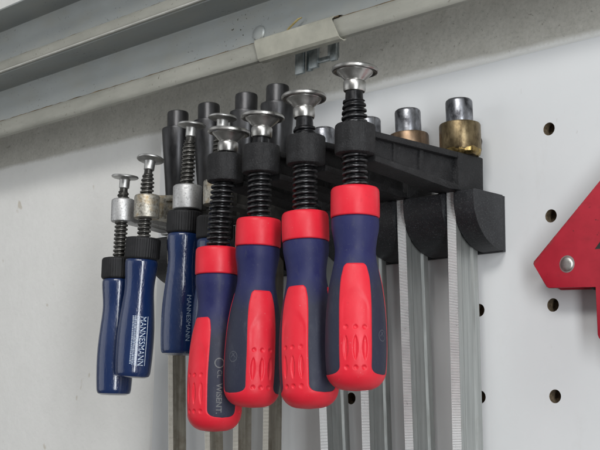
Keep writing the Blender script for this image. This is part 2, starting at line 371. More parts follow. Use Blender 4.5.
# ------------------------------------------------------------------ perforated board
bm = bmesh.new(); hl = bm; lining = []
XL, XR, ZT, ZB = -418.5, 420.0, 57.0, -570.0
HR = 4.5; NH = 32
xs = [60 * k for k in range(-6, 8)]; zs = [-60 * k for k in range(0, 9)]
def hole_cell(cx, cz):
    sq, ci = [], []
    for k in range(NH):
        a = 2 * math.pi * (k + .5) / NH; c, s = math.cos(a), math.sin(a); m = 30 / max(abs(c), abs(s))
        ci.append(bm.verts.new((cx + HR * c, 0, cz + HR * s)))
        sq.append((cx + m * c, cz + m * s))
    # square corners lie between samples: rebuild the outer loop so that it includes them
    outer = [bm.verts.new((x, 0, z)) for x, z in sq]
    for k in range(NH):
        j = (k + 1) % NH
        p, q = sq[k], sq[j]
        cxn = None
        if abs(p[0] - q[0]) > 1e-6 and abs(p[1] - q[1]) > 1e-6:
            cxn = bm.verts.new((cx + math.copysign(30, p[0] + q[0] - 2 * cx), 0, cz + math.copysign(30, p[1] + q[1] - 2 * cz)))
        bm.faces.new([ci[k], ci[j], outer[j]] + ([cxn] if cxn else []) + [outer[k]])
    prev = None
    rows = []
    for (r, y) in ((HR, 0.0), (HR - .25, 0.5), (HR - .25, 7.0), (0, 7.0)):
        if r == 0: rows.append([hl.verts.new((cx, y, cz))])
        else: rows.append([hl.verts.new((cx + r * math.cos(2*math.pi*(k+.5)/NH), y, cz + r * math.sin(2*math.pi*(k+.5)/NH))) for k in range(NH)])
    for a, b in zip(rows, rows[1:]):
        for k in range(NH):
            j = (k + 1) % NH
            f = hl.faces.new((a[k], a[j], b[0])) if len(b) == 1 else hl.faces.new((a[k], a[j], b[j], b[k]))
            f.material_index = 1
for cx in xs:
    for cz in zs: hole_cell(cx, cz)
def quad(b, x0, x1, z0, z1): b.faces.new([b.verts.new(p) for p in ((x0, 0, z0), (x1, 0, z0), (x1, 0, z1), (x0, 0, z1))])
quad(bm, XL, -390, ZB + 60, 30); quad(bm, XL, 450, 30, ZT - 1)
quad(bm, XL, 450, ZB, ZB + 60 if False else -510)
# edges of the sheet: small rounding at the top and thickness to the wall
for (p, q) in (((0, ZT - 1), (.3, ZT - .3)), ((.3, ZT - .3), (1.0, ZT)), ((1.0, ZT), (7.8, ZT))):
    bm.faces.new([bm.verts.new(v) for v in ((XL, p[0], p[1]), (450, p[0], p[1]), (450, q[0], q[1]), (XL, q[0], q[1]))])
bm.faces.new([bm.verts.new(v) for v in ((XL, 0, ZB), (XL, 0, ZT - 1), (XL, 7.8, ZT), (XL, 7.8, ZB))])
bmesh.ops.remove_doubles(bm, verts=bm.verts, dist=0.01)
pb = empty('pegboard', (0, 0, -570), 'white painted perforated board with round brown holes fixed on the wall behind the clamps', 'pegboard')
pm = mesh('panel', bm, smooth=False); pm.materials.append(M['white_board']); pm.materials.append(M['fibreboard'])
obj('panel', pm, 'white_board', pb, (0, 0, 570))

# ------------------------------------------------------------------ overhead steel tracks
X0, X1 = -1600, 700
def strip(pts, th, x0=X0, x1=X1, sh0=None, sh1=None, nx=1):
    """thin sheet bent to the (y,z) profile pts, thickness th, running along x"""
    bm = bmesh.new(); n = len(pts); off = []
    for i in range(n):
        a = Vector(pts[max(0, i-1)]); b = Vector(pts[min(n-1, i+1)]); d = (b - a).normalized()
        off.append((pts[i][0] + d.y * th, pts[i][1] - d.x * th))
    loop = list(pts) + off[::-1]
    prism(bm, loop, 'x', x0, x1)
    if sh0:
        zc = min(p[1] for p in loop); ze = max(p[1] for p in loop)
        for v in bm.verts:
            t = (v.co.z - zc) / (ze - zc)
            v.co.x += (sh0 if abs(v.co.x - x0) < .01 else sh1) * (1 - t)
    return bm
def lip_pts(cy, cz, r, a0, a1, n=12):
    return [(cy + r * math.cos(rad(a0 + (a1-a0) * k / n)), cz + r * math.sin(rad(a0 + (a1-a0) * k / n))) for k in range(n + 1)]
t1 = empty('door_track', (-100, -45, 84), 'lower galvanised steel track with rolled lip carrying the crimped joint sleeve and bolt head', 'steel track')
L0 = (-100, -45, 84)
def rel(bm, o):
    for v in bm.verts: v.co -= Vector(o)
    return bm
low_lip = [(-42.2, 92.0), (-42.4, 89.6), (-43.6, 87.8), (-45.6, 87.1), (-47.4, 87.6), (-48.4, 89.0), (-48.8, 91.5), (-48.7, 98.6), (-48.2, 100.6), (-46.6, 101.9)]
obj('rolled_lip', rel(strip(low_lip, -1.2), L0), 'galvanised_lip', t1)
obj('web', rel(strip([(-44.2, 102.4), (-44.2, 134.0), (-45.2, 136.2), (-47.5, 137.2), (-78, 137.2)], -1.4), L0), 'galvanised', t1)
bm = bmesh.new(); rnd = random.Random(3)
# crust of dirt in the seam: an uneven bead
prev = None
N = 700
for i in range(N + 1):
    x = X0 + (X1 - X0) * i / N
    h = 0.55 + 0.45 * mnoise.noise((x * .06, 3.1, 0)) + rnd.random() * .25; h = max(.25, h)
    cur = [bm.verts.new((x, -47.6 - .4 * h, 101.4)), bm.verts.new((x, -47.3 - .6 * h, 102.4 + h * .5)), bm.verts.new((x, -45.7, 103.0 + 1.5 * h)), bm.verts.new((x, -45.5, 103.0 + 1.7 * h))]
    if prev:
        for k in range(3): bm.faces.new((prev[k], cur[k], cur[k+1], prev[k+1]))
    prev = cur
obj('seam_dirt', rel(bm, L0), 'seam_dirt', t1)
# joint sleeve wrapped round the lip, torn at its right end
slv = [(-43.4, 88.6), (-44.0, 86.4), (-46.4, 85.2), (-49.6, 85.8), (-50.4, 86.8), (-51.9, 100.2), (-51.4, 101.7), (-48.8, 103.2), (-45.8, 103.5)]
bm = strip(slv, -1.3, -239, -155, 4.5, 9.0)
bmesh.ops.bisect_plane(bm, geom=bm.verts[:] + bm.edges[:] + bm.faces[:], plane_co=(-166, 0, 0), plane_no=(1, 0, 0))
for v in bm.verts:
    if v.co.x > -162 and v.co.z < 103: v.co.y -= .9; v.co.z -= .6          # bent away at the torn end
obj('joint_sleeve', mesh('joint_sleeve', rel(bm, L0), True, 20), 'sleeve_zinc', t1)
bm = bmesh.new(); prev = None
for i in range(121):
    x = -241 + 92 * i / 120; h = max(.2, .5 + .6 * mnoise.noise((x * .13, 5.5, 0)) + rnd.random() * .3)
    cur = [bm.verts.new((x, -50.2, 102.3)), bm.verts.new((x, -50.0 - .3 * h, 102.8 + .4 * h)), bm.verts.new((x, -46.5, 103.5 + .9 * h)), bm.verts.new((x, -45.5, 103.5 + 1.2 * h))]
    if prev:
        for k in range(3): bm.faces.new((prev[k], cur[k], cur[k+1], prev[k+1]))
    prev = cur
obj('seam_dirt', rel(bm, L0), 'seam_dirt', t1)
bm = bmesh.new(); lathe(bm, [(0, 0), (6.4, 0), (6.4, .8), (5.6, 1.9), (3, 2.7), (0, 2.9)], 32)
obj('bolt_head', bm, 'galvanised', t1, (-240 - L0[0], -45.6 - L0[1], 110.5 - L0[2]), (rad(90), 0, 0))

L1 = (-100, -80, 138)
t2 = empty('door_track', L1, 'upper galvanised steel track jutting out above the lower one at the top left', 'steel track')
up_lip = [(-72, 138.8), (-78, 138.2), (-79.4, 138.3), (-80.2, 139.0), (-80.6, 140.5), (-80.5, 145.0), (-80.2, 146.6), (-79.2, 147.6)]
obj('rolled_lip', rel(strip(up_lip, -1.2), L1), 'galvanised_lip', t2)
bm = bmesh.new(); prism(bm, [(-80.4 + 1.0 * math.cos(rad(40 * k)), 137.9 + 1.0 * math.sin(rad(40 * k))) for k in range(9)], 'x', X0, X1)
tag(obj('hem', rel(bm, L1), 'pale_hem', t2), 'pale bottom hem of the track lip')
obj('web', rel(strip([(-77.6, 148.0), (-77.6, 178.6), (-78.6, 180.4), (-81, 181.2), (-114, 181.2)], -1.4), L1), 'galvanised', t2)
bm = bmesh.new(); prev = None
for i in range(N + 1):
    x = X0 + (X1 - X0) * i / N
    h = max(.2, 0.4 + 0.35 * mnoise.noise((x * .05, 8.1, 0)) + rnd.random() * .2)
    cur = [bm.verts.new((x, -80.2 - .3 * h, 147.0)), bm.verts.new((x, -80.0 - .4 * h, 148.0 + h * .5)), bm.verts.new((x, -78.9, 148.5 + 1.3 * h))]
    if prev:
        for k in range(2): bm.faces.new((prev[k], cur[k], cur[k+1], prev[k+1]))
    prev = cur
obj('seam_dirt', rel(bm, L1), 'seam_dirt', t2)

# zinc bracket between the track and the wall
B0 = (-195, -20, 90)
br = empty('mounting_bracket', B0, 'small slotted zinc bracket holding the lower track off the wall', 'bracket')
bm = bmesh.new()
box(bm, -24, -14.5, -6, -3, -14, 6, .6)
box(bm, -10.5, -1.0, -4, -1, -11.5, 8, .6)
box(bm, -15.5, -9.5, -1.8, .6, -12, 8, .3)
obj('clip', bm, 'zinc_plate', br)
bm = bmesh.new()
box(bm, -1.7, 14, -3, 0, -8.2, -4.2, .5); box(bm, 13.2, 20, -5, -2, -10, 10, .6); box(bm, 10, 13.6, -4, 6, -5, 10, .4)
obj('strap', bm, 'zinc_plate', br)
# straw caught in the seam
bm = bmesh.new(); prev = None
pts = [Vector((-208, -47.5, 103)), Vector((-203, -49.5, 105)), Vector((-197, -50.5, 107)), Vector((-191.5, -50, 110.2)), Vector((-189, -49, 111))]
for i, p in enumerate(pts):
    r = 0.9 if i < 4 else .5
    cur = [bm.verts.new(p + Vector((0, math.cos(a) * r, math.sin(a) * r))) for a in (0, 1.26, 2.5, 3.77, 5.03)]
    if prev:
        for k in range(5): bm.faces.new((prev[k], prev[(k+1) % 5], cur[(k+1) % 5], cur[k]))
    prev = cur
for v in bm.verts: v.co -= pts[0]
tag(obj('straw_stalk', bm, 'straw', None, pts[0]), 'short dry yellow straw stalk stuck in the track seam above the joint sleeve', 'straw')

# ------------------------------------------------------------------ rack
RED_X = [(-55.4, -60.0), (-96.4, -106.5), (-135.8, -146.0), (-176.8, -192.0)]     # bar x at z=-210 and z=30
BLU_X = [(-347.2, -360.0), (-301.4, -318.0), (-267.7, -271.0), (-233.8, -234.5)]
def bar_x(t, z): return t[0] + (t[1] - t[0]) * (z + 210) / 240
R0 = (-210, 0, -80.5)
rk = empty('clamp_rack', R0, 'black wall rack of rounded fins whose slots hold the hanging clamp bars', 'rack')
slots = sorted([(bar_x(t, -60), 10.4) for t in RED_X] + [(bar_x(t, -60), 9.6) for t in BLU_X])
edges = [-388.0] + [v for s, w in slots for v in (s - w / 2, s + w / 2)] + [-36.4]
prof = [(-5.6, -41.6), (-36.4, -41.6), (-37.4, -42.6), (-37.4, -47.5)] + \
       [(-3.6 - 33.8 * math.cos(rad(a)), -47.5 - 33 * math.sin(rad(a))) for a in range(6, 91, 6)] + [(-5.6 + 2.2, -80.5)]
prof[-1] = (-3.4, -80.5)
prof[0] = (-3.4, -41.6)
for i in range(0, len(edges), 2):
    x0, x1 = edges[i], edges[i+1]
    bm = bmesh.new(); prism(bm, [(a, b + 80.5) for a, b in prof], 'x', x0 + 210, x1 + 210, .5, 2)
    obj('fin', bm, 'black_plastic', rk)
bm = bmesh.new(); box(bm, -387.5 + 210, -36.8 + 210, -3.2, -.2, -.6, 38.6, .3)
obj('back_plate', bm, 'black_plastic', rk)
bm = bmesh.new(); lathe(bm, [(0, 2.2), (2.2, 2.0), (3.6, 1.0), (3.9, 0), (0, 0)], 24)
sm = mesh('screw', bm)
for t in RED_X[0:3:2] + BLU_X[1:2]:
    obj('screw', sm, 'zinc_plate', rk, (bar_x(t, -62) + 210, -3.2, 20), (rad(90), 0, 0))

# ------------------------------------------------------------------ red-handled clamps
HPROF = [(0, 14.4), (0.8, 15.0), (2.5, 15.35), (12, 15.5), (19.0, 15.35), (20, 15.05), (26, 14.9), (33, 13.7), (40, 12.85), (46, 13.2), (54, 14.8), (63, 16.6),
         (75, 18.1), (88, 18.9), (100, 19.05), (110, 18.7), (117, 17.9), (121, 16.2), (124.5, 12.8), (126.4, 8.2), (127, 3), (127.2, 0.01)]
def rh(ze): return max(0.01, smooth_interp(HPROF, ze))
bm = bmesh.new()
NS = 72
def under(a, z):
    if z > -56: return 1
    aa = (math.degrees(a) + 90) % 360; d = min(abs((aa - c_ + 180) % 360 - 180) for c_ in (0, 127, 216))
    return 1 - .085 * (1 - sstep(25, 29, d)) * sstep(56, 62, -z)
lathe(bm, [(0, -19.0), (14.0, -19.0), (14.1, -19.7), (14.6, -19.9)] + [(rh(20.5) - .05, -20.15)] + [(rh(20.6 + (126.9 - 20.6) * k / 90) - (1.2 if k > 84 else 0), -20.6 - (126.9 - 20.6) * k / 90) for k in range(1, 91)] + [(0, -126)], 144, rfun=under)
navy_me = mesh('grip_body', bm)
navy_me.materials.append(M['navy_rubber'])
# raised slate strip rubber between the red panels is a lower, duller zone: own sub-part
bm = bmesh.new()
lathe(bm, [(5, -.4), (13.2, -.15), (14.3, -.5), (15.0, -1.4), (15.35, -2.8), (15.5, -11), (15.45, -18.3), (15.3, -18.9), (14.9, -19.3), (13.8, -19.4)], NS)
cap_me = mesh('cap_ring', bm)
# red shell: three panels flaring into the rounded foot
def shell(bm):
    Z0, Z1 = 49.5, 127.15; rows = 190; cols = 60
    for q in range(3):
        ac = rad((0, 127, 216)[q]); fw = ((72, 63.5), (63.5, 44.5), (44.5, 72))[q]; prev = None
        for i in range(rows + 1):
            ze = Z0 + (Z1 - Z0) * (i / rows); cur = []
            tt = (ze - Z0)
            full = False
            w = 30.5 + 4.0 * sstep(0, 10, tt) - 2.5 * sstep(12, 45, tt)
            w -= 9 * (1 - sstep(0, 1, min(1, (tt / 3.0) ** .5)))
            wl = wr = w
            if ze > 111.8:
                k_ = max(0, 1 - ((ze - 111.8) / 5.8) ** 2.8) ** (1 / 2.8)
                wl, wr = (f - (f - w) * k_ for f in fw)
            if ze > 117.55: full = True; wl, wr = fw
            for k in range(cols + 1):
                t = -1 + 2 * k / cols; w = wl if t < 0 else wr; a = rad(w) * t; R = rh(ze)
                edge = (1 - abs(t)) * rad(w) * R            # mm from the panel's border
                e = 9 if full else min(edge, tt)
                o = 0.45 * sstep(0, 1.1, e) - 0.12 * (1 - sstep(0, .5, e))
                if full: o = .45
                s = a * R                                      # lateral mm
                # thumb scallop: a shallow arch
                arch = 64 + (s / 6.8) ** 2 * 6
                o -= 0.42 * sstep(arch, arch + 6, ze) * (1 - sstep(76, 100, ze)) * (1 - sstep(7, 9.5, abs(s)))
                for sx in (-5.9, 0, 5.9):
                    # almond grooves and dots
                    zz = (ze - 101.6) / 7.9
                    if abs(zz) < 1:
                        hw = 1.75 * (1 - zz * zz); d = abs(s - sx)
                        if d < hw: o -= 1.0 * (1 - (d / hw) ** 2) ** .8 * min(1, (1 - abs(zz)) * 4)
                    for zc in (89.3, 113.6):
                        d = math.hypot(s - sx * (.97 if zc < 100 else .9), ze - zc)
                        if d < 1.5: o -= 0.8 * (1 - (d / 1.5) ** 2) ** .7
                r = R + o
                cur.append(bm.verts.new((r * math.sin(a + ac), -r * math.cos(a + ac), -ze)))
            if prev:
                for k in range(cols): bm.faces.new((prev[k], prev[k+1], cur[k+1], cur[k]))
            prev = cur
    bmesh.ops.remove_doubles(bm, verts=bm.verts, dist=0.02)
bm = bmesh.new(); shell(bm); shell_me = mesh('grip_shell', bm, True, 70)
# emblem ring on every dark strip
def emblems():
    bm = bmesh.new()
    for a0 in (0.0,):
        vs, fs = ring_shape(3.1, 3.6)
        wrap_on(bm, vs, fs, lambda z: rh(-z), a0, -94.0, 0.12)
    return bm
emb_me = mesh('emblem', emblems(), False)
bm = bmesh.new()
vs, fs = text_tris('WISENT.', 5.4, 0.14, 0.98)
wrap_on(bm, vs, fs, lambda z: rh(-z), math.pi / 3 - .17, -95.0, 0.16)
vs, fs = ring_shape(2.7, 3.5, slash=False); wrap_on(bm, vs, fs, lambda z: rh(-z), math.pi / 3 - .08, -81.2, 0.16)
vs, fs = text_tris('CL', 4.6, 0.03, 1.0); wrap_on(bm, vs, fs, lambda z: rh(-z), math.pi / 3 - .15, -85.8, 0.16)
word_me = mesh('lettering', bm, False)

def red_pad(bm):
    p = [(0, 10), (5.6, 10), (6.7, 10.5), (7.2, 11.6), (7.3, 16.4), (6.9, 17.3), (6.3, 17.7), (6.4, 18.0), (11.6, 22.9), (11.9, 23.6), (13.6, 23.0), (14.6, 23.3), (15.1, 24.0), (15.1, 25.4), (14.5, 26.2), (13, 26.5), (0, 26.6)]
    return lathe(bm, p, 56)
pad_me = mesh('pressure_pad', red_pad(bmesh.new()), True, 30)

def oct_pts(r, c):          # octagon-like boss outline (x,y)
    out = []
    for k in range(8):
        a = rad(22.5 + 45 * k + 12); out.append((r * math.cos(a), r * math.sin(a)))
    return out

RED = [  # spindle x at pad rim, z of rim, x at boss, handle top z, handle top x, handle bottom x, azimuth of the front panel (deg), label
    dict(t=RED_X[0], px=-61.3, pz=24.3, bx=-60.2, bz=-21.4, hz=-52.5, hx0=-60.0, hx1=-58.4, az=41, emb=58, pin=(-60.6, 30), pl=39.4, collar='aged_brass', word=False,
         label='red and navy handled clamp hanging highest and rightmost, brass collar on its steel pin'),
    dict(t=RED_X[1], px=-105.6, pz=14.6, bx=-103.7, bz=-21.9, hz=-63.4, hx0=-103.9, hx1=-97.6, az=12, emb=0, pin=(-107.4, 30.6), pl=40.4, collar='copper_brass', word=False,
         label='red and navy handled clamp second from the right, pin with coppery brown collar'),
    dict(t=RED_X[2], px=-147.2, pz=8.1, bx=-146.6, bz=-21.6, hz=-62.5, hx0=-147.6, hx1=-152.2, az=65, emb=-62, pin=(-145.6, 30.3), pl=40.4, collar='aged_brass', word=False,
         label='red and navy handled clamp between the lettered low one and the second from the right'),
    dict(t=RED_X[3], px=-182.0, pz=3.2, bx=-182.9, bz=-22.7, hz=-78.5, hx0=-189.2, hx1=-189.0, az=2, emb=0, pin=(-192.6, 30.6), pl=40.4, collar='aged_brass', word=True,
         label='red and navy handled clamp hanging lowest, WISENT. lettering facing out on its handle'),
]
GR = 'bar clamps hanging in the wall rack'
bossy = -130.0
def bar_mesh(t, w, y0, y1, ztop, zbot, ox, oz, flute, notch, np_):
    """flanged bar: narrow front edge with fine teeth, fluted sides"""
    bm = bmesh.new(); h = w / 2
    fl = min(5.0, (y1 - y0) * .24)
    def sec(dep):
        return [(-h, y0 + dep), (h, y0 + dep), (h, y0 + fl), (h - flute, y0 + fl + 2), (h - flute, y1 - fl - 2), (h, y1 - fl), (h, y1), (-h, y1),
                (-h, y1 - fl), (-h + flute, y1 - fl - 2), (-h + flute, y0 + fl + 2), (-h, y0 + fl)]
    zz = []; z = ztop
    while z > zbot:
        zz += [(z, 0.0), (z - notch * .66, 0.0), (z - notch * .74, np_), (z - notch * .93, np_)]; z -= notch
    prev = None; pd = 0
    for (z, d) in zz:
        s = sec(d); cx = bar_x(t, z)
        cur = [bm.verts.new((cx + x - ox, y, z - oz)) for x, y in s]
        if prev:
            for k in range(12):
                f = bm.faces.new((prev[k], prev[(k+1) % 12], cur[(k+1) % 12], cur[k]))
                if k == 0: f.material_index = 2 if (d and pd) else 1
        else: bm.faces.new(cur)
        prev = cur; pd = d
    bm.faces.new(prev[::-1]); return bm
for c in RED:
    O = (bar_x(c['t'], -42), -21.0, -42.0)
    root = empty('bar_clamp', O, c['label'], 'clamp', GR)
    L = lambda x, y, z: (x - O[0], y - O[1], z - O[2])
    b = obj('bar', mesh('bar', bar_mesh(c['t'], 7.4, -12.0, 12.0, -13.8, -480, O[0], O[2], 1.0, 1.05, .45), True, 25), 'bright_bar', root).data; b.materials.append(M['toothed_edge']); b.materials.append(M['tooth_grime_shade'])
    # sliding arm: boss, web, two flanges and the block round the bar, one mesh
    bm = bmesh.new(); ax0 = bar_x(c['t'], -26); ax1 = c['bx']
    def ax(y): return ax0 + (ax1 - ax0) * (y + 21) / (bossy + 21)
    def slab(pts, hw, bev):
        k = len(bm.verts); b2 = bmesh.new(); prism(b2, pts, 'x', -hw, hw, bev, 2)
        for v in b2.verts: v.co.x += ax(v.co.y)
        me = bpy.data.meshes.new('tmp'); b2.to_mesh(me); b2.free(); bm.from_mesh(me); bpy.data.meshes.remove(me)
    slab([(-119, -17), (-10, -16), (-10, -38), (-46, -39), (-62, -37.5), (-119, -32.5)], 5.2, .3)         # web
    slab([(-121, -15.2), (-8.6, -13.9), (-8.4, -18.6), (-121, -19.4)], 9.3, 1.0)                         # top flange
    slab([(-121, -30.6), (-60, -35.2), (-44, -37.2), (-30, -37.5), (-30, -41.3), (-46, -41.3), (-62, -40.0), (-121, -35.2)], 9.3, .9)   # bottom flange
    slab([(-36, -14.6), (-8, -14.3), (-8, -41.1), (-36, -41.1)], 9.7, .8)                                # block round the bar
    slab([(-74, -18), (-70, -18), (-70, -37), (-74, -37)], 7.0, .4); slab([(-100, -18), (-97, -18), (-97, -34), (-100, -34)], 6.4, .4)   # ribs
    b2 = bmesh.new(); lathe(b2, [(6, -9.9), (11.6, -9.9), (12.6, -9.3), (13.0, -8.0), (13.0, 8.2), (12.6, 9.4), (11.6, 9.9), (6, 9.9)], 72, rfun=lambda a, z: 1 - .045 * (1 - abs(math.cos(4 * (a - .6))) ** .6))
    for v in b2.verts: v.co += Vector((c['bx'], bossy, c['bz']))
    me = bpy.data.meshes.new('tmp'); b2.to_mesh(me); b2.free(); bm.from_mesh(me); bpy.data.meshes.remove(me)
    for v in bm.verts: v.co -= Vector(O)
    arm = obj('sliding_arm', bm, 'black_cast', root)
    # stop pin at the bar's head with its collar
    px = c['pin'][0]; lean = math.atan2(c['pin'][0] - bar_x(c['t'], -14), 44)
    bm = bmesh.new(); lathe(bm, [(0, 0), (9.3, 0), (9.5, .6), (9.55, c['pl']), (9.2, c['pl'] + 1.2), (8.3, c['pl'] + 2.0), (0, c['pl'] + 2.2)], 48)
    pin = obj('stop_pin', bm, 'machined_steel', root, L(bar_x(c['t'], -14) + .5, -21, -14.5), tilt_rot(lean, rad(40 * px)))
    bm = bmesh.new()
    lathe(bm, [(9.6, .3), (10.5, .4), (12.4, 1.4), (14.3, 4.2), (14.6, 5.4), (14.6, 22.9), (14.2, 24.0), (13.0, 24.5), (9.6, 24.6)], 56)
    colr = obj('collar', bm, c['collar'], pin, (0, 0, -.7))
    # braze at the foot of the collar
    bm = bmesh.new(); lathe(bm, [(9, .5), (12.0, 0.7), (13.9, 2.4), (14.4, 4.8), (13, 6.6), (9, 6.7)], 64, rfun=lambda a, z: 1 + .06 * mnoise.noise((math.cos(a) * 3.3, math.sin(a) * 3.3, z * .35 + px)) + (.07 * math.exp(-((a - 4.3) / .25) ** 2)))
    obj('braze_bead', bm, 'braze', colr)
    # spindle + pad
    zt = c['pz'] - 24.3 + 11.0; up = Vector((c['px'] - c['hx0'], 0, c['pz'] - c['hz'])); tl = math.atan2(up.x, up.z); ln = zt - c['hz']
    bm = bmesh.new()
    thread(bm, -6, ln - 6.8, 8.35, 2.1, 3.65, ln - 17, 7.3)
    lathe(bm, [(0, ln - 7.6), (5.9, ln - 7.4), (5.6, ln - 1), (5.4, ln + 1), (0, ln + 1.2)], 36)
    obj('spindle', mesh('spindle', bm, True, 60), 'black_thread', root, L(c['hx0'], bossy, c['hz']), tilt_rot(tl, rad(c['px'] * 7)))
    ptl = {-61.3: 1.0, -105.6: -2.0, -147.2: 2.0, -182.0: 3.5}[c['px']]
    obj('pressure_pad', pad_me, 'pad_steel', root, L(c['px'], bossy, c['pz'] - 24.3), tilt_rot(rad(ptl), 0, rad(-1)))
    # handle
    htl = math.atan2(c['hx0'] - c['hx1'], 126.5)
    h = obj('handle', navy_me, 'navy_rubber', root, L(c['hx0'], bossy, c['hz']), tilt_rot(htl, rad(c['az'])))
    obj('cap_ring', cap_me, 'red_rubber', h); obj('grip_shell', shell_me, 'red_rubber', h)
    if c['word']: obj('lettering', word_me, 'faint_ink', h)
    elif c['emb']: obj('emblem', emb_me, 'worn_ink', h, (0, 0, 0), (0, 0, rad(c['emb'])))

# ------------------------------------------------------------------ blue-handled clamps
BPROF = [(0, 11.8), (1.2, 12.7), (4, 13.1), (10, 12.7), (20, 11.8), (28, 11.9), (40, 13.1), (52, 14.2), (64, 14.75), (78, 14.6), (88, 14.1), (91.5, 13.6), (93.6, 12.2), (94.2, 10)]
def rb(ze): return smooth_interp(BPROF, min(ze, 94.2))
bm = bmesh.new()
lathe(bm, [(0, 0)] + [(rb(94.2 * k / 80), -94.2 * k / 80) for k in range(81)] + [(4, -94.4), (0, -94.4)], 64)
wood_me = mesh('handle', bm)
bm = bmesh.new()
lathe(bm, [(4, 17.2), (11.6, 17.2), (13.0, 16.9), (13.9, 15.7), (14.0, 14.8), (14.0, 1.6), (13.6, .5), (12.6, -.5), (4, -.5)], 168,
      rfun=lambda a, z: 1 - (.030 if 1 < z < 15.2 and (int(a / (2 * math.pi) * 168 + .5) % 4) in (0, 1) else 0) * (1 if 1 < z < 15.2 else 0))
knurl_me = mesh('ferrule', bm, True, 50)
bm = bmesh.new()
vs, fs = text_tris('MANNESMANN', 7.0, 0, .80)
mx = max(v[0] for v in vs); wrap_on(bm, [(v[0] - mx / 2, v[1] + .6) for v in vs], fs, lambda z: rb(-z), 0, -65, .12)
def bar2(x0, x1, y0, y1):
    k = max(1, int((y1 - y0) / .8)); nx = max(1, int((x1 - x0) / 2))
    for i in range(k):
        a, b_ = y0 + (y1-y0) * i / k, y0 + (y1-y0) * (i+1) / k
        for j in range(nx):
            c_, d_ = x0 + (x1-x0) * j / nx, x0 + (x1-x0) * (j+1) / nx
            wrap_on(bm, [(c_, a), (d_, a), (d_, b_), (c_, b_)], [(0, 1, 2, 3)], lambda z: rb(-z), 0, -65, .12)
bar2(-mx/2, mx/2, 6.6, 7.1); bar2(-mx/2, mx/2, -.6, -.2)
r5 = random.Random(8)
for row in (-2.2, -4.0, -5.6):            # two lines of print too small to read
    x = -mx/2
    while x < mx/2 - 1:
        w_ = r5.uniform(.5, 1.1); h0 = r5.choice((0, .2, .6)); bar2(x, min(x + w_ * .55, mx/2), row - .2, row + 1.2 - h0 * .5); x += w_ + .25
label_me = mesh('lettering', bm, False)
bm = bmesh.new()
vs, fs = text_tris('MANNESMANN', 5.2, 0, 0.98); mx = max(v[0] for v in vs)
wrap_on(bm, [(v[0] - mx / 2, v[1]) for v in vs], fs, lambda z: rb(-z), 0, -66, .12)
label2_me = mesh('lettering', bm, False)
def blue_pad(bm):
    return lathe(bm, [(0, 0), (3.6, 0), (4.2, .6), (4.3, 6.6), (4.8, 7.6), (9.6, 8.3), (11.0, 9.0), (11.2, 9.8), (10.8, 10.5), (6, 11.3), (0, 11.5)], 48)
bpad_me = mesh('pressure_pad', blue_pad(bmesh.new()), True, 30)
BLU = [
    dict(t=BLU_X[0], y=-90, px=-353.1, pz=1.1, bx=-353.6, bz=-27.4, br=9.6, hz=-67.4, hx0=-356.3, hx1=-357.3, ptl=(4, -1), cm='silver_cast', am='silver_cast', pin=(-359, 70.5), text=None,
         label='blue handled clamp farthest left, its handle partly behind another blue handle'),
    dict(t=BLU_X[1], y=-93, px=-317.0, pz=10.8, bx=-318.0, bz=-28.9, br=10.3, hz=-54.2, hx0=-321.0, hx1=-329.6, ptl=(-2, -9), cm='tarnished_cast', am='tarnished_cast', pin=(-318, 70), text=label_me,
         label='blue handled clamp with a brown tarnished collar and white MANNESMANN print on its handle'),
    dict(t=BLU_X[2], y=-90, px=-269.5, pz=31.3, bx=-271.4, bz=-26.8, br=11.4, hz=-38.0, hx0=-273.6, hx1=-276.6, ptl=(3, -2), cm='silver_cast', am='dark_cast', pin=(-271, 70), text=label2_me,
         label='blue handled clamp hanging highest of the blue ones, beside the lowest red handle'),
    dict(t=BLU_X[3], y=-90, px=-233.0, pz=31.0, bx=-236.0, bz=-27.5, br=11.0, hz=-46.0, hx0=-238.2, hx1=-240.0, ptl=(2, -2), cm='tarnished_cast', am='dark_cast', pin=(-234, 70.2), text=None,
         label='blue handled clamp nearly hidden behind the lowest red handle, only its edge showing'),
]
